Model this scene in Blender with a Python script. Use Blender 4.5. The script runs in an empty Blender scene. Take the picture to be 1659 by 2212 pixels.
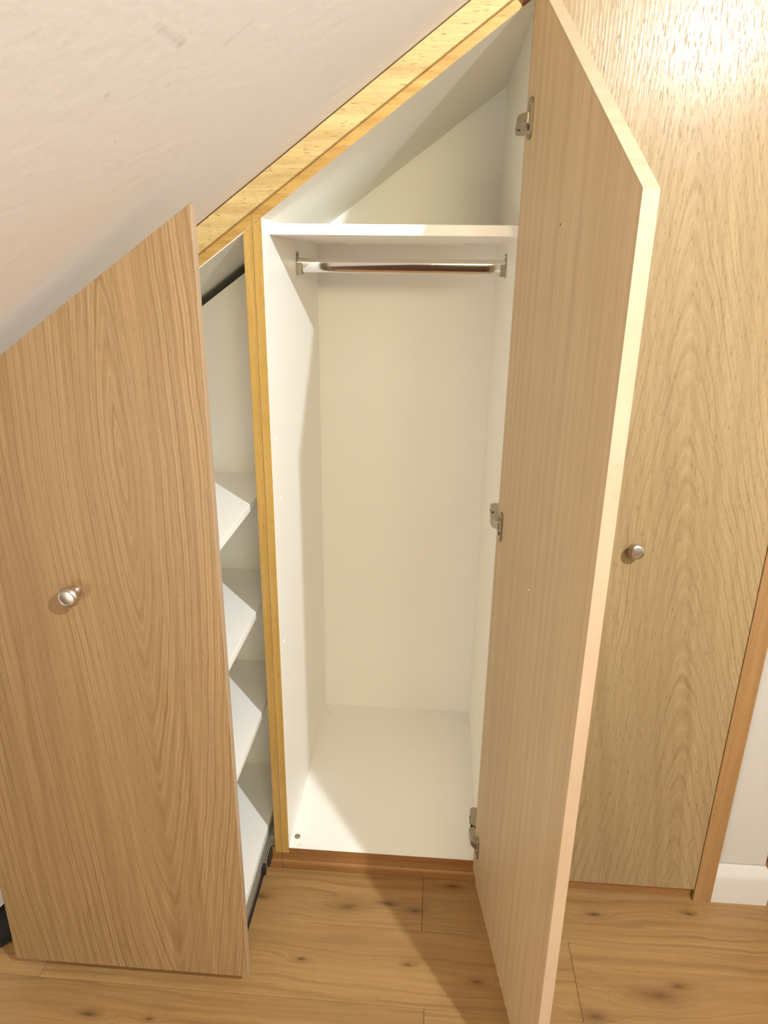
import bpy, bmesh, math, random
from mathutils import Vector, Matrix
random.seed(7)
S = bpy.context.scene
COL = S.collection
R = math.radians

# ------------------------------------------------------------------ camera
cam = bpy.data.cameras.new('camera')
cam.sensor_fit = 'HORIZONTAL'; cam.sensor_width = 36.0
cam.lens = 1489.03 / 1659 * 36.0
cam.clip_start = 0.02
co = bpy.data.objects.new('camera', cam); COL.objects.link(co)
co.location = (0.37675, -1.47742, 1.6)
co.rotation_mode = 'XYZ'
co.rotation_euler = (1.22972, -0.01175, 0.07375)
S.camera = co

# ------------------------------------------------------------------ world, lights, exposure
S.view_settings.view_transform = 'Standard'
S.view_settings.look = 'None'
S.view_settings.exposure = 0.0
S.view_settings.gamma = 1.0
S.view_settings.use_curve_mapping = False
S.cycles.diffuse_bounces = 8
W = bpy.data.worlds.new('world'); S.world = W; W.use_nodes = True
W.node_tree.nodes['Background'].inputs[0].default_value = (0.9, 0.93, 1.0, 1)
W.node_tree.nodes['Background'].inputs[1].default_value = 0.05


def area(name, loc, rot, size, energy, color, size_y=None, spread=180):
    l = bpy.data.lights.new(name, 'AREA'); l.energy = energy; l.color = color
    l.size = size
    if size_y:
        l.shape = 'RECTANGLE'; l.size_y = size_y
    else:
        l.shape = 'DISK'
    l.spread = R(spread)
    o = bpy.data.objects.new(name, l); COL.objects.link(o)
    o.location = loc; o.rotation_euler = rot
    return o


LX, LY, LZ = 1.40, -1.70, 2.47
area('back_fill_light', (1.75, -3.27, 1.45), (R(90), 0, 0), 1.3, 14, (0.45, 0.75, 1.0), 1.8)  # added cool fill from behind right, no window built there
area('high_back_fill_light', (0.3, -3.27, 2.22), (R(90), 0, 0), 2.4, 104, (1, 0.85, 0.47), 0.45)  # added wide warm fill high behind the camera, not an actual window
area('left_fill_light', (-0.98, -2.62, 0.70), (R(90), 0, R(-90)), 1.2, 43, (1, 0.95, 0.84), 0.95)  # added low fill at the left, lifts the ceiling and open door

# ------------------------------------------------------------------ helpers


def tag(o, label=None, cat=None, group=None, kind=None):
    if label: o['label'] = label
    if cat: o['category'] = cat
    if group: o['group'] = group
    if kind: o['kind'] = kind
    return o


def thing(name, label, cat, loc=(0, 0, 0), rotz=0.0, group=None):
    o = bpy.data.objects.new(name, None); COL.objects.link(o)
    o.empty_display_size = 0.1
    o.location = loc; o.rotation_euler = (0, 0, rotz)
    return tag(o, label, cat, group)


def obj(name, bm, mat, parent=None, loc=(0, 0, 0), rot=(0, 0, 0), smooth=False):
    me = bpy.data.meshes.new(name)
    bmesh.ops.recalc_face_normals(bm, faces=bm.faces)
    bm.to_mesh(me); bm.free()
    if smooth:
        for p in me.polygons: p.use_smooth = True
        try: me.set_sharp_from_angle(angle=R(35))
        except Exception: pass
    me.materials.append(mat)
    o = bpy.data.objects.new(name, me); COL.objects.link(o)
    o.location = loc; o.rotation_euler = rot
    if parent: o.parent = parent
    return o


def join(dst, src):
    me = bpy.data.meshes.new('tmp'); src.to_mesh(me); src.free()
    dst.from_mesh(me); bpy.data.meshes.remove(me)


def box(x0, x1, y0, y1, z0, z1, bev=0.0, seg=2, bm=None, rot=None, piv=None):
    b = bmesh.new()
    vs = [b.verts.new((x, y, z)) for x in (x0, x1) for y in (y0, y1) for z in (z0, z1)]
    for f in ((0, 1, 3, 2), (4, 6, 7, 5), (0, 4, 5, 1), (2, 3, 7, 6), (0, 2, 6, 4), (1, 5, 7, 3)):
        b.faces.new([vs[i] for i in f])
    if bev:
        bmesh.ops.bevel(b, geom=list(b.edges), offset=bev, segments=seg, affect='EDGES', profile=0.5)
    if rot is not None:
        bmesh.ops.rotate(b, verts=b.verts, cent=piv or (0, 0, 0), matrix=rot)
    if bm is None: return b
    join(bm, b); return bm


def prism(pts, a0, a1, axis='Y', bev=0.0, seg=2, bm=None):
    """polygon given in the two other axes (x,z) / (x,y) / (y,z), extruded along axis"""
    b = bmesh.new()
    def P(p, a):
        if axis == 'Y': return (p[0], a, p[1])
        if axis == 'Z': return (p[0], p[1], a)
        return (a, p[0], p[1])
    A = [b.verts.new(P(p, a0)) for p in pts]; B = [b.verts.new(P(p, a1)) for p in pts]
    b.faces.new(A); b.faces.new(B[::-1])
    n = len(pts)
    for i in range(n):
        b.faces.new((A[i], A[(i + 1) % n], B[(i + 1) % n], B[i]))
    bmesh.ops.recalc_face_normals(b, faces=b.faces)
    if bev:
        bmesh.ops.bevel(b, geom=list(b.edges), offset=bev, segments=seg, affect='EDGES', profile=0.5)
    if bm is None: return b
    join(bm, b); return bm


def lathe(prof, n=32, bm=None, axis='Z', loc=(0, 0, 0)):
    """prof list of (r, h). h runs along axis ('Z', or '-Y' = towards the viewer)"""
    b = bmesh.new(); rings = []
    def P(r, h, a):
        c, s = r * math.cos(a), r * math.sin(a)
        if axis == 'Z': v = (c, s, h)
        elif axis == '-Y': v = (c, -h, s)
        else: v = (h, c, s)
        return (v[0] + loc[0], v[1] + loc[1], v[2] + loc[2])
    for r, h in prof:
        if r < 1e-6: rings.append([b.verts.new(P(0, h, 0))])
        else: rings.append([b.verts.new(P(r, h, 2 * math.pi * i / n)) for i in range(n)])
    for a, c in zip(rings, rings[1:]):
        for i in range(n):
            j = (i + 1) % n
            if len(a) == 1 and len(c) == 1: continue
            if len(a) == 1: b.faces.new((a[0], c[i], c[j]))
            elif len(c) == 1: b.faces.new((a[i], a[j], c[0]))
            else: b.faces.new((a[i], a[j], c[j], c[i]))
    if bm is None: return b
    join(bm, b); return bm


# ------------------------------------------------------------------ materials
def mk(name):
    m = bpy.data.materials.new(name); m.use_nodes = True
    nt = m.node_tree; return m, nt, nt.nodes['Principled BSDF']


def N(nt, t, **kw):
    n = nt.nodes.new(t)
    for k, v in kw.items():
        if k.startswith('_'): setattr(n, k[1:], v)
        else: n.inputs[k.replace('__', ' ')].default_value = v
    return n


def M(nt, op, a, b=None, c=None, clamp=False):
    n = nt.nodes.new('ShaderNodeMath'); n.operation = op; n.use_clamp = clamp
    for i, v in enumerate((a, b, c)):
        if v is None: continue
        if isinstance(v, (int, float)): n.inputs[i].default_value = v
        else: nt.links.new(v, n.inputs[i])
    return n.outputs[0]


def mixc(nt, f, a, b):
    n = nt.nodes.new('ShaderNodeMix'); n.data_type = 'RGBA'
    for i, v in ((0, f), (6, a), (7, b)):
        if isinstance(v, tuple): n.inputs[i].default_value = (*v, 1)
        elif isinstance(v, (int, float)): n.inputs[i].default_value = v
        else: nt.links.new(v, n.inputs[i])
    return n.outputs[2]


def noise(nt, vec, scale, detail=3, rough=0.5, dist=0.0):
    n = nt.nodes.new('ShaderNodeTexNoise'); nt.links.new(vec, n.inputs['Vector'])
    n.inputs['Scale'].default_value = scale; n.inputs['Detail'].default_value = detail
    n.inputs['Roughness'].default_value = rough; n.inputs['Distortion'].default_value = dist
    return n.outputs['Fac']


def comb(nt, x, y, z):
    n = nt.nodes.new('ShaderNodeCombineXYZ')
    for i, v in enumerate((x, y, z)):
        if isinstance(v, (int, float)): n.inputs[i].default_value = v
        else: nt.links.new(v, n.inputs[i])
    return n.outputs[0]


def srgb(r, g, b):
    f = lambda c: (c / 255 / 12.92) if c / 255 <= 0.04045 else ((c / 255 + 0.055) / 1.055) ** 2.4
    return (f(r), f(g), f(b))


def wood(name, base, dark, light, along='Z', across='X', figure='straight', center=(0, 0), ab=(0.05, 0.4), freq=60.0, skew=0.0,
         lines=0.5, pore=0.5, rough=0.42, rnd=False, knots=None, bump=0.15, warp=0.02, seed=0.0, fib=1.0, spec=0.5):
    m, nt, bs = mk(name)
    tc = nt.nodes.new('ShaderNodeTexCoord')
    sp = nt.nodes.new('ShaderNodeSeparateXYZ'); nt.links.new(tc.outputs['Object'], sp.inputs[0])
    ax = {'X': 0, 'Y': 1, 'Z': 2}
    third = [k for k in 'XYZ' if k not in (along, across)][0]
    u = sp.outputs[ax[across]]; v = sp.outputs[ax[along]]; w = sp.outputs[ax[third]]
    w = M(nt, 'ADD', w, seed)
    if rnd:
        oi = nt.nodes.new('ShaderNodeObjectInfo')
        v = M(nt, 'ADD', v, M(nt, 'MULTIPLY', oi.outputs['Random'], 37.0))
        w = M(nt, 'ADD', w, M(nt, 'MULTIPLY', oi.outputs['Random'], 11.0))
    # low frequency warp of the across coordinate
    wp = noise(nt, comb(nt, M(nt, 'MULTIPLY', u, 5.0), M(nt, 'MULTIPLY', v, 1.6), w), 1.0, 2)
    wp2 = noise(nt, comb(nt, M(nt, 'MULTIPLY', u, 22.0), M(nt, 'MULTIPLY', v, 7.0), w), 1.0, 3)
    uu = M(nt, 'ADD', u, M(nt, 'ADD', M(nt, 'MULTIPLY', M(nt, 'SUBTRACT', wp, 0.5), warp * 4),
                           M(nt, 'MULTIPLY', M(nt, 'SUBTRACT', wp2, 0.5), warp * 0.55)))
    if skew: uu = M(nt, 'ADD', uu, M(nt, 'MULTIPLY', M(nt, 'SUBTRACT', v, center[1]), -skew))
    if figure == 'oval':       # nested ovals drawn out along the grain
        a = M(nt, 'DIVIDE', M(nt, 'SUBTRACT', uu, center[0]), ab[0])
        b = M(nt, 'DIVIDE', M(nt, 'SUBTRACT', v, center[1]), ab[1])
        rr = M(nt, 'POWER', M(nt, 'ADD', M(nt, 'POWER', M(nt, 'ABSOLUTE', a), 1.45), M(nt, 'POWER', M(nt, 'ABSOLUTE', b), 1.45)), 0.62)
        rings = rr
    elif figure == 'arch':     # cathedral arches pointing up
        a = M(nt, 'DIVIDE', M(nt, 'SUBTRACT', uu, center[0]), ab[0])
        b = M(nt, 'DIVIDE', M(nt, 'SUBTRACT', v, center[1]), ab[1])
        rings = M(nt, 'ADD', M(nt, 'SQRT', M(nt, 'ADD', M(nt, 'MULTIPLY', a, a), 0.15)), b)
    else:
        rings = M(nt, 'MULTIPLY', uu, 1.0 / ab[0])
    kmask = kcore = None
    if knots:              # (x, y, radius): the grain flows round each knot
        geo = nt.nodes.new('ShaderNodeNewGeometry'); gs = nt.nodes.new('ShaderNodeSeparateXYZ'); nt.links.new(geo.outputs['Position'], gs.inputs[0])
        kmask = 0.0; kcore = 0.0
        for kx, ky, kr in knots:
            jit = M(nt, 'MULTIPLY', M(nt, 'SUBTRACT', wp2, 0.5), 1.4)
            ddx = M(nt, 'ADD', M(nt, 'DIVIDE', M(nt, 'SUBTRACT', gs.outputs[0], kx), kr * 2.9), jit)
            ddy = M(nt, 'ADD', M(nt, 'DIVIDE', M(nt, 'SUBTRACT', gs.outputs[1], ky), kr), M(nt, 'MULTIPLY', jit, -0.6))
            d2 = M(nt, 'ADD', M(nt, 'MULTIPLY', ddx, ddx), M(nt, 'MULTIPLY', ddy, ddy))
            e = M(nt, 'EXPONENT', M(nt, 'MULTIPLY', d2, -0.55))
            rings = M(nt, 'ADD', rings, M(nt, 'MULTIPLY', e, kr * 330.0))
            kmask = M(nt, 'MAXIMUM', kmask, M(nt, 'EXPONENT', M(nt, 'MULTIPLY', d2, -1.6)))
            kcore = M(nt, 'MAXIMUM', kcore, M(nt, 'MULTIPLY', M(nt, 'EXPONENT', M(nt, 'MULTIPLY', d2, -14.0)), min(1.0, 0.011 / kr)))
    ph = M(nt, 'ADD', M(nt, 'MULTIPLY', rings, freq), M(nt, 'MULTIPLY', wp2, 2.2))
    s = M(nt, 'SINE', ph)
    s2 = M(nt, 'SINE', M(nt, 'MULTIPLY', ph, 2.37))
    dk = M(nt, 'POWER', M(nt, 'MULTIPLY_ADD', s, 0.5, 0.5), 5.0)
    lt = M(nt, 'POWER', M(nt, 'MULTIPLY_ADD', s2, 0.5, 0.5), 3.0)
    # strength varies over the board
    var = noise(nt, comb(nt, M(nt, 'MULTIPLY', u, 14.0), M(nt, 'MULTIPLY', v, 2.0), w), 1.0, 2)
    varc = M(nt, 'MULTIPLY', M(nt, 'SUBTRACT', var, 0.25), 1.9, clamp=True)
    # fibres and pores
    fb = noise(nt, comb(nt, M(nt, 'MULTIPLY', u, 420.0), M(nt, 'MULTIPLY', v, 9.0), M(nt, 'MULTIPLY', w, 60)), 1.0, 3, 0.6)
    band = noise(nt, comb(nt, M(nt, 'MULTIPLY', uu, 45.0), M(nt, 'MULTIPLY', v, 0.9), w), 1.0, 3, 0.6)
    pr = noise(nt, comb(nt, M(nt, 'MULTIPLY', u, 560.0), M(nt, 'MULTIPLY', v, 55.0), M(nt, 'MULTIPLY', w, 60)), 1.0, 2, 0.5)
    prm = M(nt, 'MULTIPLY', M(nt, 'SUBTRACT', pr, 0.60), 7.0, clamp=True)
    c = mixc(nt, M(nt, 'MULTIPLY', M(nt, 'MULTIPLY', lt, varc), lines * 0.8), base, light)
    c = mixc(nt, M(nt, 'MULTIPLY', M(nt, 'MULTIPLY', dk, varc), lines), c, dark)
    c = mixc(nt, M(nt, 'MULTIPLY', M(nt, 'SUBTRACT', M(nt, 'ADD', band, M(nt, 'MULTIPLY', fb, 0.5)), 0.62), 1.35 * fib, clamp=True), c, dark)
    c = mixc(nt, M(nt, 'MULTIPLY', prm, pore), c, tuple(k * 0.62 for k in dark))
    if knots:
        big = noise(nt, comb(nt, M(nt, 'MULTIPLY', v, 3.0), M(nt, 'MULTIPLY', u, 14.0), w), 1.0, 4)
        bf = M(nt, 'MULTIPLY', M(nt, 'SUBTRACT', big, 0.50), 3.0, clamp=True)
        c = mixc(nt, M(nt, 'MULTIPLY', bf, 0.45), c, dark)
        c = mixc(nt, M(nt, 'MULTIPLY', kmask, 0.62), c, tuple(k * 0.8 for k in dark))
        c = mixc(nt, M(nt, 'MULTIPLY', kcore, 0.8), c, tuple(k * 0.42 for k in dark))
        if rnd:
            g = M(nt, 'MULTIPLY_ADD', oi.outputs['Random'], 0.14, 0.93)
            mm = nt.nodes.new('ShaderNodeVectorMath'); mm.operation = 'SCALE'
            nt.links.new(c, mm.inputs[0]); nt.links.new(g, mm.inputs['Scale']); c = mm.outputs[0]
    nt.links.new(c, bs.inputs['Base Color'])
    bs.inputs['Roughness'].default_value = rough
    bs.inputs['Specular IOR Level'].default_value = spec
    bp = nt.nodes.new('ShaderNodeBump'); bp.inputs['Strength'].default_value = bump; bp.inputs['Distance'].default_value = 0.0006
    h = M(nt, 'SUBTRACT', M(nt, 'ADD', fb, M(nt, 'MULTIPLY', lt, 0.3)), M(nt, 'MULTIPLY', prm, 1.2))
    nt.links.new(h, bp.inputs['Height']); nt.links.new(bp.outputs[0], bs.inputs['Normal'])
    return m


def plain(name, col, rough=0.5, metal=0.0, nscale=0, namp=0.03, bump=0.0, bscale=60, spec=0.5):
    m, nt, bs = mk(name)
    bs.inputs['Roughness'].default_value = rough; bs.inputs['Metallic'].default_value = metal
    bs.inputs['Specular IOR Level'].default_value = spec
    tc = nt.nodes.new('ShaderNodeTexCoord')
    nz = noise(nt, tc.outputs['Object'], nscale or 8.0, 4)
    c = mixc(nt, nz, tuple(k * (1 - namp) for k in col), tuple(min(1, k * (1 + namp)) for k in col))
    nt.links.new(c, bs.inputs['Base Color'])
    if bump:
        bp = nt.nodes.new('ShaderNodeBump'); bp.inputs['Strength'].default_value = bump; bp.inputs['Distance'].default_value = 0.002
        nt.links.new(noise(nt, tc.outputs['Object'], bscale, 4), bp.inputs['Height']); nt.links.new(bp.outputs[0], bs.inputs['Normal'])
    return m


m_oak_left = wood('oak_pull_out', srgb(145, 115, 78), srgb(104, 72, 38), srgb(178, 150, 110), figure='oval', center=(0.118, 1.24), ab=(0.055, 0.50),
                  freq=30.0, lines=0.62, pore=0.35, warp=0.008, rough=0.5, fib=0.8)
m_oak_tall = wood('oak_tall_door', srgb(153, 129, 94), srgb(118, 93, 60), srgb(180, 156, 120), figure='arch', center=(0.17, 0.5), ab=(0.05, 0.26), skew=-0.13,
                  freq=17.0, lines=0.5, pore=0.55, warp=0.018, rough=0.27, bump=0.4, spec=0.2, fib=0.8)
m_oak_open = wood('oak_open_door', srgb(200, 176, 138), srgb(160, 130, 92), srgb(214, 190, 154), figure='straight', across='X', ab=(0.006, 1),
                  freq=1.0, lines=0.25, pore=0.25, warp=0.004, rough=0.5, fib=1.0, seed=3)
m_oak_lip = wood('oak_lipping', srgb(184, 146, 78), srgb(136, 92, 32), srgb(206, 170, 104), figure='straight', ab=(0.008, 1),
                 freq=1.0, lines=0.5, pore=0.5, warp=0.004, rough=0.4, seed=8)
m_oak_lipx = wood('oak_lipping_sloped', srgb(184, 146, 78), srgb(136, 92, 32), srgb(206, 170, 104), along='X', across='Z', figure='straight', ab=(0.008, 1),
                  freq=1.0, lines=0.5, pore=0.5, warp=0.004, rough=0.4, seed=8)
m_oak_scribe = wood('oak_scribe', srgb(190, 164, 110), srgb(146, 110, 60), srgb(208, 184, 132), along='X', across='Z', figure='straight', ab=(0.010, 1),
                    freq=1.0, lines=0.5, pore=0.9, warp=0.012, rough=0.4, seed=5)
m_oak_edge = wood('oak_edge_band', srgb(176, 150, 124), srgb(160, 132, 104), srgb(188, 164, 140), figure='straight', ab=(0.02, 1),
                  freq=1.0, lines=0.2, pore=0.15, warp=0.01, rough=0.4, seed=5)
m_oak_plinth = wood('oak_plinth', srgb(142, 98, 54), srgb(98, 60, 28), srgb(160, 118, 72), along='X', across='Z', figure='straight', ab=(0.008, 1),
                    freq=1.0, lines=0.5, pore=0.4, warp=0.006, rough=0.4, seed=2)
m_oak_post = wood('oak_end_panel', srgb(152, 114, 72), srgb(118, 80, 44), srgb(172, 136, 94), figure='straight', ab=(0.010, 1),
                  freq=1.0, lines=0.35, pore=0.4, warp=0.006, rough=0.45, seed=12)
m_floor = wood('oak_laminate_floor', srgb(160, 124, 78), srgb(108, 74, 40), srgb(182, 146, 102), along='X', across='Y', figure='straight', ab=(0.009, 1),
               freq=2.0, lines=0.45, pore=0.25, warp=0.02, rough=0.38, rnd=True, bump=0.1, fib=0.75,
               knots=[(0.95, -0.289, 0.030), (1.00, -0.262, 0.016), (0.844, -0.082, 0.012), (1.10, -0.060, 0.010), (0.19, -0.112, 0.022), (-0.043, -0.100, 0.016), (0.363, -0.262, 0.009),
                      (0.527, -0.290, 0.012), (0.478, -0.026, 0.013), (0.30, -0.095, 0.012), (0.375, -0.110, 0.016), (0.10, -0.268, 0.010), (-0.353, -0.438, 0.013), (-0.214, -0.437, 0.008), (0.79, -0.350, 0.018)])
m_white = plain('white_melamine', (0.88, 0.86, 0.82), 0.38, nscale=300, namp=0.02, bump=0.04, bscale=700)
m_cream = plain('cream_melamine', (0.87, 0.84, 0.76), 0.40, nscale=300, namp=0.02, bump=0.04, bscale=700)
m_edge = plain('white_edge', (0.82, 0.80, 0.76), 0.35)
m_dark = plain('bare_chipboard', srgb(96, 60, 24), 0.8, nscale=200, namp=0.3)
m_wall = plain('painted_wall', (0.87, 0.85, 0.82), 0.75, nscale=3, namp=0.015, bump=0.08, bscale=120)
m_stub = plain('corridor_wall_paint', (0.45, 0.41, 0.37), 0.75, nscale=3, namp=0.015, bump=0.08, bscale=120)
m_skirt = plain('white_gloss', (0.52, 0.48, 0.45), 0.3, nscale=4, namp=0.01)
m_metal = plain('nickel_plate', (0.42, 0.37, 0.28), 0.28, 1.0)
m_knob = plain('brushed_nickel', (0.62, 0.55, 0.48), 0.27, 1.0)
m_chrome = plain('chrome', (0.80, 0.78, 0.76), 0.08, 1.0)
m_steel = plain('zinc_runner', (0.45, 0.44, 0.40), 0.4, 1.0)
m_black = plain('black_plastic', (0.012, 0.012, 0.013), 0.5)
m_bag = plain('black_fabric', (0.010, 0.010, 0.012), 0.85, nscale=150, namp=0.2, bump=0.3, bscale=250)
m_cloth = plain('grey_cloth', (0.55, 0.54, 0.55), 0.8, nscale=40, namp=0.2, bump=0.4, bscale=60)
m_brown = wood('brown_door', srgb(110, 62, 24), srgb(76, 38, 12), srgb(130, 80, 36), figure='straight', ab=(0.02, 1), freq=1.0, lines=0.4, pore=0.3)

m_walnut = wood('dark_panel_wood', srgb(70, 45, 30), srgb(40, 25, 15), srgb(90, 60, 40), figure='straight', ab=(0.02, 1), freq=1.0)  # for the unseen panels added to darken reflections

# ceiling paint with scuffs that stay on it
m_ceil, nt, bs = mk('ceiling_paint')
bs.inputs['Roughness'].default_value = 0.8
tc = nt.nodes.new('ShaderNodeTexCoord')
nz = noise(nt, tc.outputs['Object'], 2.5, 3)
c = mixc(nt, nz, (0.84, 0.80, 0.78), (0.87, 0.83, 0.81))
spc = nt.nodes.new('ShaderNodeSeparateXYZ'); nt.links.new(tc.outputs['Object'], spc.inputs[0])
sx, sy = spc.outputs[0], spc.outputs[1]
wob = noise(nt, tc.outputs['Object'], 60.0, 3)
for (ax_, ay_, bx_, by_, wd, st) in ((0.0951, -0.7032, 0.096, -0.6412, 0.007, 0.2), (0.097, -0.643, 0.096, -0.6412, 0.008, 0.3),
                                     (0.1528, -0.5638, 0.1252, -0.5656, 0.007, 0.15), (0.0221, -0.6707, 0.022, -0.667, 0.004, 0.35),
                                     (-0.018, -0.5701, -0.0178, -0.568, 0.0018, 1.0)):
    dx, dy = bx_ - ax_, by_ - ay_; L2 = dx * dx + dy * dy
    t = M(nt, 'DIVIDE', M(nt, 'ADD', M(nt, 'MULTIPLY', M(nt, 'SUBTRACT', sx, ax_), dx), M(nt, 'MULTIPLY', M(nt, 'SUBTRACT', sy, ay_), dy)), L2, clamp=True)
    ex = M(nt, 'SUBTRACT', M(nt, 'SUBTRACT', sx, ax_), M(nt, 'MULTIPLY', t, dx))
    ey = M(nt, 'SUBTRACT', M(nt, 'SUBTRACT', sy, ay_), M(nt, 'MULTIPLY', t, dy))
    dd = M(nt, 'SQRT', M(nt, 'ADD', M(nt, 'MULTIPLY', ex, ex), M(nt, 'MULTIPLY', ey, ey)))
    dd = M(nt, 'ADD', dd, M(nt, 'MULTIPLY', M(nt, 'SUBTRACT', wob, 0.5), wd * 1.2))
    f = M(nt, 'MULTIPLY', M(nt, 'SUBTRACT', 1.0, M(nt, 'DIVIDE', dd, wd)), st, clamp=True)
    c = mixc(nt, f, c, (0.42, 0.37, 0.32))
nt.links.new(c, bs.inputs['Base Color'])
bp = nt.nodes.new('ShaderNodeBump'); bp.inputs['Strength'].default_value = 0.12; bp.inputs['Distance'].default_value = 0.004
nt.links.new(noise(nt, tc.outputs['Object'], 45.0, 4), bp.inputs['Height']); nt.links.new(bp.outputs[0], bs.inputs['Normal'])

# ------------------------------------------------------------------ dimensions (metres, y=0 is the carcass front, the room is at y<0)
SL = 0.712                      # slope of the ceiling
CE = lambda x: 1.752 + SL * x   # ceiling underside
RF = lambda x: 1.677 + SL * x   # wardrobe roof board underside
XL, XR, XP = 0.01985, 0.5453, -0.0195
ZF, DEP = 0.069, 0.678
XE, XE2 = 1.1206, 1.168
XW = 1.300                      # outer corner of the stub wall
HC = 2.5

# ------------------------------------------------------------------ setting
fl = obj('floor', box(-1.15, 2.75, -3.4, 0.95, -0.06, -0.012), m_dark)
tag(fl, kind='structure')
# planks run left to right
PW = 0.197
rows = {0: (-0.167, [-0.88, 0.396, 1.68]), 1: (-0.364, [-0.51, 0.765, 2.04]), 2: (-0.561, [-0.87, 0.405, 1.68])}
pool = [-0.51, -0.12, 0.33, 0.75, -0.75]
for i in range(-5, 16):
    y0 = -0.167 - PW * i
    js = rows[i][1] if i in rows else [pool[i % 5] - 1.28 + 1.28 * k for k in range(4)]
    xs = [-1.15] + sorted(j for j in js if -1.1 < j < 2.7) + [2.75]
    for a, b in zip(xs, xs[1:]):
        if b - a < 0.02: continue
        y1 = y0 + PW
        if y0 < -3.4 or y1 > 0.95: continue
        g = 0.0004
        xc, yc = (a + b) / 2, (y0 + y1) / 2
        pl = obj('plank', box(a + g - xc, b - g - xc, -PW / 2 + g, PW / 2 - g, -0.012, 0.0, 0.0005, 1), m_floor, fl, (xc, yc, 0))

# ceiling: sloping part and flat part in one shell
xf = (HC - 1.752) / SL
pts = [(-1.15, CE(-1.15)), (xf, HC), (2.75, HC), (2.75, HC + 0.08), (xf - 0.03, HC + 0.08), (-1.15, CE(-1.15) + 0.1)]
tag(obj('ceiling', prism(pts, -3.4, 0.95), m_ceil), kind='structure')
tag(obj('wall_left', box(-1.15, -1.05, -3.4, 0.95, 0, CE(-1.08)), m_wall), kind='structure')
tag(obj('wall_behind_camera', box(-1.05, 2.75, -3.4, -3.32, 0, HC), m_wall), kind='structure')
tag(obj('wall_far_right', box(2.65, 2.75, -3.32, 0.95, 0, HC), m_wall), kind='structure')
wb = obj('wall_back', prism([(-1.05, 0), (XW, 0), (XW, HC), (xf, HC), (-1.05, CE(-1.05))], 0.74, 0.95), m_wall)
tag(wb, kind='structure')
# knee-side filler wall beside the low cupboard, flush with the carcass
tag(obj('wall_side_cupboard', prism([(-1.05, 0), (-0.585, 0), (-0.585, CE(-0.585)), (-1.05, CE(-1.05))], 0.0, 0.1), m_wall), kind='structure')
# stub wall right of the wardrobes with its outer corner
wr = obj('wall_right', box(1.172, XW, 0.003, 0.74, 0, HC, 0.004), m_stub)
tag(wr, kind='structure')
tag(obj('wall_corridor', box(XW + 0.75, 2.65, 0.25, 0.35, 0, HC), m_wall), kind='structure')
# skirting board round the outer corner: tall flat face, rounded top slope
prof = [(0.0, 0.0), (-0.0185, 0.0), (-0.0185, 0.082), (-0.0175, 0.088), (-0.014, 0.096), (-0.009, 0.106), (-0.006, 0.114), (-0.003, 0.118), (0.0, 0.118)]
b = bmesh.new()
path = []
for p, z in prof:
    path.append([b.verts.new((1.169, p, z)), b.verts.new((XW - p - 0.004, p, z)), b.verts.new((XW - p - 0.004, 0.11, z))])
for i in range(len(prof) - 1):
    for k in range(2):
        b.faces.new((path[i][k], path[i][k + 1], path[i + 1][k + 1], path[i + 1][k]))
b.faces.new([r[0] for r in path]); b.faces.new([r[2] for r in path][::-1])
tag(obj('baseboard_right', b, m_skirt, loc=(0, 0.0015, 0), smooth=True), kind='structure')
# dark panel added behind the camera to darken the reflection in the chrome
tag(obj('reflection_panel_back', box(-0.55, 1.15, -3.318, -3.28, 0.0, 2.1, 0.003), m_walnut), kind='structure')
# low dark panel added on the unseen knee wall to darken knob reflections
tag(obj('reflection_panel_left', box(-1.05, -1.03, -1.95, -0.85, 0.03, 0.92, 0.003), m_walnut), kind='structure')
# wooden door in its frame beyond the corner
dr = obj('door_1', box(1.345, 2.02, 0.13, 0.17, 0.004, 2.05, 0.002), m_brown)
tag(dr, kind='structure')
obj('door_frame', box(1.302, 1.342, 0.10, 0.22, 0, 2.1, 0.002), m_brown, dr)
obj('door_handle', lathe([(0, 0.0), (0.026, 0.0), (0.026, 0.006), (0.010, 0.010), (0.010, 0.04), (0.024, 0.05), (0.024, 0.062), (0, 0.066)], 24, axis='-Y', loc=(1.96, 0.13, 1.0)), m_knob, dr, smooth=True)

# scribe strip following the ceiling, flush with the doors
def band(x0, x1, lo, hi, y0, y1, bev=0.0008, x1lo=None):
    return prism([(x0, lo + SL * x0), (x1lo if x1lo is not None else x1, lo + SL * (x1lo if x1lo is not None else x1)), (x1, hi + SL * x1), (x0, hi + SL * x0)], y0, y1, 'Y', bev, 1)


tag(obj('trim_1', band(-1.04, 1.04, 1.6985, 1.7495, -0.0195, 0.0, 0.001), m_oak_scribe), kind='structure')
tag(obj('trim_2', band(-1.04, 1.03, 1.7505, 1.7515, -0.0185, 0.0, 0.0), m_dark), kind='structure')

# ------------------------------------------------------------------ low cupboard that houses the pull-out
low = thing('low_cupboard', 'low cupboard carcass under the slope, white inside with golden oak front edges, housing the pull-out', 'cupboard', (-0.28, 0.34, 0))
LB = Vector((-0.28, 0.34, 0))


def addw(name, bm, mat, parent, base, **kw):
    bmesh.ops.translate(bm, verts=bm.verts, vec=-Vector(base))
    return obj(name, bm, mat, parent, **kw)


def panel_xside(x0, x1, y0, y1, zb):
    return prism([(x0, zb), (x1, zb), (x1, RF(x1)), (x0, RF(x0))], y0, y1)


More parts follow.
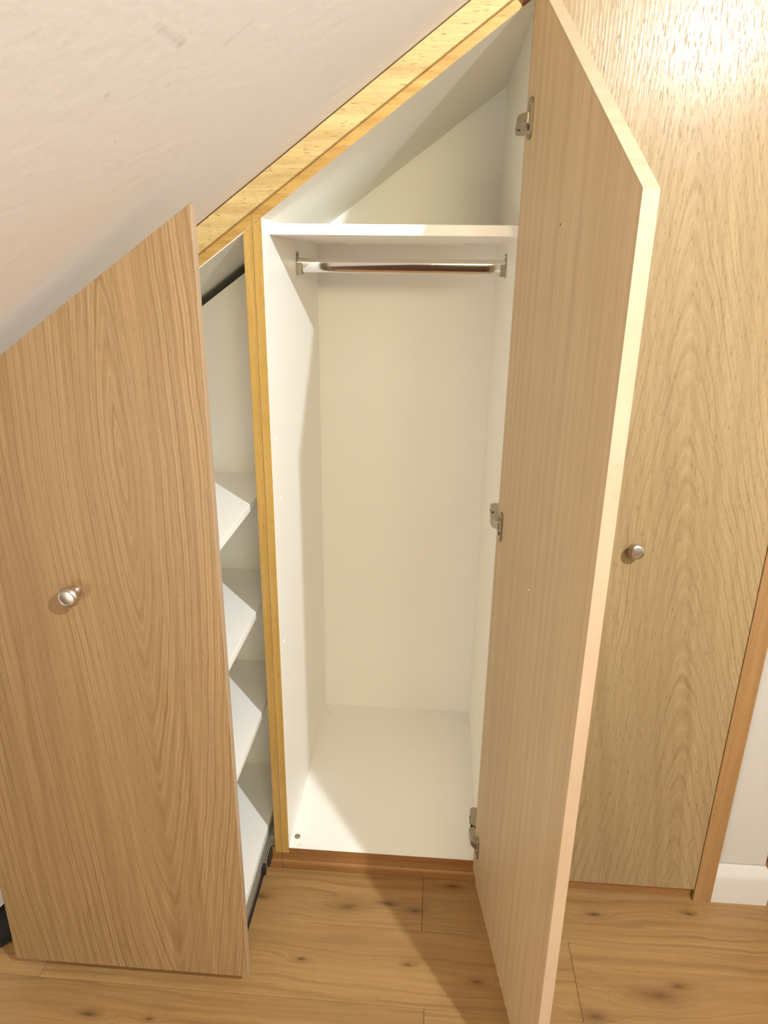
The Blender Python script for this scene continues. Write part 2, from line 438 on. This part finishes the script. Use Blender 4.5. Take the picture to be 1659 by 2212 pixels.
addw('side_panel', panel_xside(XP, -0.0004, 0.0012, DEP, 0.0), m_cream, low, LB)
addw('side_panel', panel_xside(-0.58, -0.562, 0.0012, DEP, 0.0), m_cream, low, LB)
addw('back_panel', prism([(-0.562, 0.0), (XP, 0.0), (XP, RF(XP)), (-0.562, RF(-0.562))], DEP - 0.018, DEP), m_cream, low, LB)
addw('roof_panel', band(-0.58, -0.0004, 1.6755, 1.697, 0.0003, DEP, 0.0), m_cream, low, LB)
addw('bottom_panel', box(-0.562, XP, 0.015, DEP - 0.018, 0.032, 0.050), m_cream, low, LB)
addw('edge_lipping', prism([(XP, ZF - 0.017), (-0.0004, ZF - 0.017), (-0.0004, RF(0) - 0.0004), (XP, RF(XP) - 0.0004)], -0.0004, 0.0012, 'Y', 0.0004, 1), m_oak_lip, low, LB)
addw('edge_lipping', band(-0.58, -0.0004, 1.6773, 1.702, -0.0006, 0.0, 0.0), m_oak_lipx, low, LB)
PLP = [(-0.0055, 0.002), (-0.0055, 0.019), (-0.0045, 0.024), (-0.0012, 0.029), (-0.0006, 0.0515), (0.014, 0.0515), (0.014, 0.002)]
addw('plinth', prism(PLP, -0.58, -0.0004, 'X'), m_oak_plinth, low, LB)
addw('edge_lipping', box(-0.030, XP - 0.0003, -0.0006, 0.0012, 0.052, ZF, 0.0003, 1), m_oak_plinth, low, LB)
addw('drawer_slide', box(-0.031, XP - 0.0005, 0.004, 0.45, 0.055, 0.100, 0.002), m_steel, low, LB)

# ------------------------------------------------------------------ tall wardrobe with the open door
tall = thing('wardrobe', 'open white-lined wardrobe with sloping top, hanging rail and oak door standing open', 'wardrobe', (0.2826, 0.34, 0))
TB = Vector((0.2826, 0.34, 0))
addw('side_panel', panel_xside(0.0004, XL, 0.0012, DEP, 0.0), m_white, tall, TB)
addw('side_panel', panel_xside(XR, XR + 0.0195, 0.0012, DEP, 0.0), m_cream, tall, TB)
addw('back_panel', prism([(XL, 0.0), (XR, 0.0), (XR, RF(XR)), (XL, RF(XL))], DEP, DEP + 0.018), m_white, tall, TB)
addw('roof_panel', band(0.0004, XR + 0.0195, 1.6768, 1.697, 0.0003, DEP + 0.018, 0.0), m_cream, tall, TB)
addw('bottom_panel', box(XL, XR, 0.0012, DEP, ZF - 0.018, ZF), m_white, tall, TB)
addw('shelf', box(XL + 0.0002, XR - 0.0002, 0.063, DEP - 0.0002, 1.6624, 1.6842, 0.0006, 1), m_white, tall, TB)
addw('edge_lipping', prism([(0.0004, ZF - 0.017), (XL - 0.0006, ZF - 0.017), (XL - 0.0006, RF(XL) - 0.0004), (0.0004, RF(0) - 0.0004)], -0.0004, 0.0012, 'Y', 0.0004, 1), m_oak_lip, tall, TB)
addw('edge_lipping', band(0.0004, 0.498, 1.6768, 1.702, -0.0008, 0.0, 0.0, 0.512), m_oak_lipx, tall, TB)
addw('edge_lipping', box(XR + 0.0006, XR + 0.0195, -0.0004, 0.0012, ZF, 2.04), m_oak_lip, tall, TB)
addw('edge_lipping', box(XL - 0.0004, XR + 0.0195, -0.0008, 0.0012, ZF - 0.017, ZF, 0.0004, 1), m_oak_plinth, tall, TB)
addw('bare_board_end', band(0.499, XR, 1.6772, 1.695, -0.0003, 0.0003, 0.0), m_dark, tall, TB)
addw('plinth', prism(PLP, 0.0004, XR + 0.0195, 'X'), m_oak_plinth, tall, TB)
# slim white caps over the fixings
def disc(r, h, axis, loc):
    return lathe([(0, 0), (r, 0), (r, h * 0.7), (r * 0.85, h), (0, h)], 20, axis=axis, loc=loc)
for (x, y) in ((0.048, 0.012), (0.041, 0.632), (0.529, 0.626), (0.523, 0.049)):
    addw('screw_cap', disc(0.0085, 0.0012, 'Z', (x, y, ZF)), m_edge, tall, TB, smooth=True)
s = addw('cam_fitting', lathe([(0.0085, 0.0006), (0.0085, 0.0016), (0.0065, 0.0018), (0.0060, 0.0006), (0.0028, 0.0006), (0.0028, 0.0022), (0, 0.0022)], 20, axis='Z', loc=(0.035, 0.043, ZF - 0.0004)), m_metal, tall, TB, smooth=True)
for (y, z) in ((0.038, 1.631), (0.056, 1.224), (0.079, 1.07), (0.051, 0.696)):
    addw('screw_cap', disc(0.0065, 0.0014, 'X', (XL, y, z)), m_edge, tall, TB, smooth=True)
for (x, y) in ((0.06, 0.12), (0.49, 0.12), (0.47, 0.56), (0.10, 0.56)):
    addw('shelf_fixing', box(x - 0.022, x + 0.022, y - 0.006, y + 0.006, 1.6606, 1.6626, 0.0008, 1), m_edge, tall, TB)

# hanging rail: oval tube in two end brackets
RY, RZ = 0.360, 1.603
def oval(x0, x1, ry, rz, n=40):
    b = bmesh.new()
    A = []; B = []
    for i in range(n):
        a = 2 * math.pi * i / n
        cy, cz = math.cos(a), math.sin(a)
        y = ry * (abs(cy) ** 0.8) * (1 if cy > 0 else -1)
        z = rz * (abs(cz) ** 0.6) * (1 if cz > 0 else -1)
        A.append(b.verts.new((x0, RY + y, RZ + z))); B.append(b.verts.new((x1, RY + y, RZ + z)))
    for i in range(n):
        j = (i + 1) % n; b.faces.new((A[i], A[j], B[j], B[i]))
    b.faces.new(A); b.faces.new(B[::-1])
    return b
rail = addw('hanging_rail', oval(XL + 0.003, XR - 0.003, 0.008, 0.0175), m_chrome, tall, TB, smooth=True)
for sx_, xx in ((1, XL), (-1, XR)):
    b = prism([(RY - 0.012, RZ - 0.024), (RY + 0.012, RZ - 0.024), (RY + 0.013, RZ + 0.018), (RY + 0.008, RZ + 0.032), (RY - 0.008, RZ + 0.032), (RY - 0.013, RZ + 0.018)],
              xx, xx + sx_ * 0.0025, 'X', 0.0006, 1)
    # cradle
    prism([(RY - 0.0115, RZ - 0.022), (RY + 0.0115, RZ - 0.022), (RY + 0.0115, RZ - 0.004), (RY + 0.0092, RZ - 0.004), (RY + 0.0092, RZ - 0.0185), (RY - 0.0092, RZ - 0.0185), (RY - 0.0092, RZ + 0.006), (RY - 0.0115, RZ + 0.006)],
          xx + sx_ * 0.002, xx + sx_ * 0.014, 'X', 0.0, 1, b)
    lathe([(0, 0), (0.0045, 0), (0.004, 0.002 * sx_), (0, 0.003 * sx_)], 16, b, 'X', (xx + sx_ * 0.0025, RY, RZ + 0.025))
    addw('rail_bracket', b, m_metal, tall, TB)

# open door, built in its own frame: local x runs from the hinge to the free edge, local -y... the inner face is y=0, outer face y=-T
PHI = math.atan2(-0.9879, 0.155)
DW, DT, ZC, ZB = 0.5547, 0.022, 1.692, 0.050
TH = ZC + DW * SL
# local axes: X = u (towards the free edge), Y = z x u ; inner normal n = (-.9879,-.155) = -Y
pts = [(0, ZB), (DW, ZB), (DW, ZC), (0, TH)]
door = obj('door', prism(pts, 0.0006, DT - 0.0006, 'Y', 0.0004, 1), m_oak_open, tall, Vector((0.5296, -0.010, 0)) - TB, (0, 0, PHI))
# face and edge veneers
obj('outer_veneer', prism([(0.0003, ZB + 0.0003), (DW - 0.0003, ZB + 0.0003), (DW - 0.0003, ZC - 0.0003), (0.0003, TH - 0.0003)], DT - 0.0006, DT + 0.0002), m_oak_tall, door)
obj('edge_band', prism([(0.0, 0.0), (0.0, DT - 0.0002), (0.0009, DT - 0.0002), (0.0009, 0.0)], ZB, ZC, 'Z'), m_oak_edge, door, (DW - 0.0003, 0, 0))
b = prism([(0, TH + 0.0007), (DW + 0.0006, ZC + 0.0005), (DW + 0.0006, ZC - 0.0006), (0, TH - 0.0004)], 0.0, DT - 0.0002)
obj('edge_band', b, m_oak_edge, door)


def knob_bm(axis='-Y', loc=(0, 0, 0), s=1.0):
    p = [(0, 0), (0.0105, 0), (0.0105, 0.002), (0.0095, 0.004), (0.0075, 0.0065), (0.0062, 0.010), (0.0066, 0.013), (0.0100, 0.0165), (0.0150, 0.0185),
         (0.0172, 0.0210), (0.0178, 0.0240), (0.0168, 0.0270), (0.0146, 0.0292), (0.0120, 0.0300), (0.0116, 0.0293), (0.0060, 0.0298), (0, 0.0300)]
    return lathe([(r * s, h * s) for r, h in p], 40, axis=axis, loc=loc)


b = knob_bm()
bmesh.ops.rotate(b, verts=b.verts, cent=(0, 0, 0), matrix=Matrix.Rotation(math.pi, 3, 'Z'))
bmesh.ops.translate(b, verts=b.verts, vec=(0.2627 + 0.0, DT + 0.0002, 1.023))
obj('knob', b, m_knob, door, smooth=True)
obj('screw', lathe([(0, 0.0024), (0.0016, 0.0022), (0.0018, 0.0010), (0.0028, 0.0012), (0.0042, 0.0008), (0.0046, 0), (0, 0)][::-1], 18, axis='-Y', loc=(0.2627, 0.0006, 1.0232)), m_knob, door, smooth=True)
obj('screw_hole', lathe([(0, 0), (0.0022, 0), (0.0020, 0.0003), (0, 0.0003)], 12, axis='-Y', loc=(0.2574, 0.0006, 1.668)), m_dark, door)

# concealed hinges: plate screwed to the door face, link, and arm on its mounting plate inside the carcass
def hinge(zc):
    h = bmesh.new()
    pl = []
    for a in range(0, 181, 30): pl.append((0.035 + 0.0115 * math.cos(R(a)), 0.022 + 0.0115 * math.sin(R(a))))
    for a in range(180, 361, 30): pl.append((0.035 + 0.0115 * math.cos(R(a)), -0.024 + 0.0115 * math.sin(R(a))))
    prism(pl, -0.0034, 0.0004, 'Y', 0.0006, 1, h)
    for z in (0.022, -0.024):
        lathe([(0.0036, 0.003), (0.0030, 0.0042), (0.0012, 0.0040), (0.0010, 0.003), (0, 0.003)], 14, h, '-Y', (0.035, 0, z))
    p = obj('hinge_plate', h, m_metal, door, (0, 0, zc))
    obj('hinge_slot', box(0.029, 0.040, -0.0038, -0.0032, -0.020, -0.0115, 0.0001, 1), m_black, door, (0, 0, zc))
    k = prism([(0.5200, 0.026), (0.5448, 0.020), (0.5448, 0.092), (0.5260, 0.092), (0.5205, 0.084)], zc - 0.0080, zc + 0.0085, 'Z', 0.0012, 1)
    ho = addw('hinge', k, m_metal, tall, TB)
    addw('hinge_screw', lathe([(0, 0), (0.0040, 0), (0.0034, -0.0018), (0.0012, -0.0018), (0.0010, -0.0010), (0, -0.0010)], 14, axis='X', loc=(0.5202, 0.062, zc)), m_black, ho, TB)
    addw('hinge_tab', box(0.5180, 0.5202, 0.040, 0.054, zc - 0.004, zc + 0.006, 0.0005, 1), m_metal, ho, TB)
    # bent link between arm and plate
    lk = prism([(0.5150, 0.0150), (0.5290, 0.0190), (0.5330, 0.0120), (0.5330, -0.0240), (0.5345, -0.0420), (0.5290, -0.0430), (0.5180, -0.0270), (0.5145, -0.0080)], zc - 0.0095, zc + 0.0100, 'Z', 0.0016, 2)
    addw('hinge_link', lk, m_metal, ho, TB)
    addw('link_pin', lathe([(0, zc - 0.0105), (0.0024, zc - 0.0105), (0.0024, zc + 0.0110), (0, zc + 0.0110)], 12, axis='Z', loc=(0.5215, 0.0215, 0)), m_black, ho, TB)


hinge(1.859); hinge(1.066); hinge(0.160)

# ------------------------------------------------------------------ pull-out unit
YF = -0.354; YB = 0.283
PB = Vector((-0.2805, -0.03, 0.040))
po = thing('pull_out_unit', 'oak-fronted pull-out shelf unit under the ceiling slope, slid out into the room', 'pull-out unit', PB)
XA, XB = -0.564, -0.004
PT = lambda x: 1.692 + 0.683 * x
fp = addw('front_panel', prism([(XA, 0.042), (XB, 0.042), (XB, PT(XB)), (XA, PT(XA))], YF, YF + 0.0195, 'Y', 0.0008, 2), m_oak_left, po, (PB.x - 0.0, PB.y, PB.z))
addw('edge_band', box(XB - 0.0002, XB + 0.0006, YF + 0.0006, YF + 0.0190, 0.043, PT(XB) - 0.001), m_oak_edge, po, PB)
addw('knob', knob_bm(loc=(-0.2797, YF, 1.021), s=1.12), m_knob, fp, PB, smooth=True)
SXR = -0.045
addw('back_panel', prism([(-0.545, 0.055), (-0.0385, 0.055), (-0.0385, RF(-0.0385) - 0.0255), (-0.545, RF(-0.545) - 0.0255)], YB, YB + 0.018), m_white, po, PB)
addw('side_panel', prism([(-0.545, 0.055), (-0.527, 0.055), (-0.527, RF(-0.527) - 0.03), (-0.545, RF(-0.545) - 0.03)], YF + 0.0198, YB - 0.0002), m_cream, po, PB)
for z in (1.071, 0.787, 0.490, 0.112):
    addw('shelf', box(-0.5268, SXR, YF + 0.0198, YB - 0.0002, z - 0.0185, z, 0.0007, 1), m_white, po, PB)
# runner on the right of the base
addw('base_rail', box(-0.060, SXR - 0.001, YF + 0.02, YB, 0.056, 0.0933), m_white, po, PB)
addw('runner', box(SXR - 0.0008, -0.0345, YF + 0.022, YB, 0.066, 0.088, 0.0012, 1), m_steel, po, PB)
addw('runner_shade_strip', box(SXR - 0.0008, -0.030, YF + 0.022, 0.10, 0.060, 0.0635, 0.0005, 1), m_black, po, PB)  # black strip standing in for the shade under the runner
b = box(-0.0335, -0.026, -0.078, 0.20, 0.062, 0.096, 0.0015, 1)
addw('runner_slide', b, m_steel, po, PB)
addw('runner_stop', box(-0.0345, -0.025, -0.090, -0.0785, 0.060, 0.094, 0.002, 1), m_black, po, PB)
addw('runner_catch', box(-0.0258, -0.0215, -0.060, -0.020, 0.058, 0.092, 0.0015, 1), m_black, po, PB)

# ------------------------------------------------------------------ tall cupboard, closed, right of the wardrobe
clo = thing('closed_cupboard', 'closed full-height oak cupboard with round knob, right of the open door', 'cupboard', (0.84, 0.34, 0))
CB = Vector((0.84, 0.34, 0))
X0 = XR + 0.0205
topx = lambda x: min(HC - 0.004, CE(x) - 0.056)
addw('side_panel', prism([(X0, 0), (X0 + 0.018, 0), (X0 + 0.018, RF(X0) - 0.004), (X0, RF(X0) - 0.004)], 0.001, DEP), m_white, clo, CB)
addw('back_panel', prism([(X0 + 0.018, 0.05), (XE2 - 0.02, 0.05), (XE2 - 0.02, 2.48), (1.05, 2.42), (X0 + 0.018, RF(X0))], DEP, DEP + 0.018), m_white, clo, CB)
addw('bottom_panel', box(X0 + 0.018, XE2 - 0.0455, 0.001, DEP, 0.052, 0.070), m_white, clo, CB)
dd = addw('door', prism([(0.5585, 0.041), (XE - 0.0008, 0.041), (XE - 0.0008, 2.47), (1.10, 2.47), (0.5585, CE(0.5585) - 0.058)], -0.0188, -0.0012, 'Y', 0.0008, 2), m_oak_tall, clo, CB)
addw('knob', knob_bm(loc=(0.8345, -0.0188, 1.018)), m_knob, dd, CB, smooth=True)
addw('screw_hole', lathe([(0, 0), (0.0016, 0), (0.0014, 0.0003), (0, 0.0003)], 10, axis='-Y', loc=(1.055, -0.0188, 0.098)), m_dark, dd, CB)
addw('plinth', box(X0, XE - 0.0008, -0.004, 0.014, 0.0, 0.050, 0.001, 1), m_oak_plinth, clo, CB)
addw('end_panel', box(XE + 0.0008, XE2, -0.0195, DEP, 0.0, 2.492, 0.001, 1), m_oak_post, clo, CB)

# ------------------------------------------------------------------ things on the floor at the far left
def blob(name, label, cat, loc, dims, mat, seed, n=3, flat=0.35):
    b = bmesh.new(); bmesh.ops.create_icosphere(b, subdivisions=n, radius=1.0)
    rr = random.Random(seed); ph = [rr.uniform(0, 6) for _ in range(6)]
    for v in b.verts:
        x, y, z = v.co
        k = 1 + 0.07 * math.sin(4 * x + ph[0]) * math.cos(5 * y + ph[1]) + 0.05 * math.sin(7 * z + 3 * x + ph[2])
        x, y, z = x * k, y * k, z * k
        z = max(z, -flat) + flat
        v.co = (x * dims[0], y * dims[1], z * dims[2])
    o = obj(name, b, mat, None, loc, smooth=True)
    return tag(o, label, cat)


blob('bag', 'black fabric bag on the floor behind the left edge of the pull-out front', 'bag', (-0.735, -0.225, 0.0), (0.138, 0.125, 0.050), m_bag, 3)
blob('cloth', 'crumpled pale grey cloth lying on top of the black bag', 'cloth', (-0.722, -0.235, 0.069), (0.07, 0.07, 0.040), m_cloth, 5)

# ------------------------------------------------------------------ recessed downlight above (the lamp that throws the hard shadows)
dl = thing('downlight', 'round recessed ceiling downlight with white bezel', 'light', (LX, LY, HC))
obj('bezel', lathe([(0.034, 0.0), (0.044, 0.0), (0.044, -0.004), (0.038, -0.007), (0.034, -0.004), (0.034, 0.0)], 32, axis='Z'), m_edge, dl, smooth=True)
l = bpy.data.lights.new('downlight_lamp', 'SPOT'); l.shadow_soft_size = 0.028; l.spot_size = R(98); l.spot_blend = 1.0; l.energy = 275; l.color = (0.90, 0.97, 1.0)
lo = bpy.data.objects.new('downlight_lamp', l); COL.objects.link(lo); lo.location = (0, 0, -0.045); lo.parent = dl
lo.rotation_euler = Vector((-1.12, 1.60, -1.15)).to_track_quat('-Z', 'Y').to_euler()
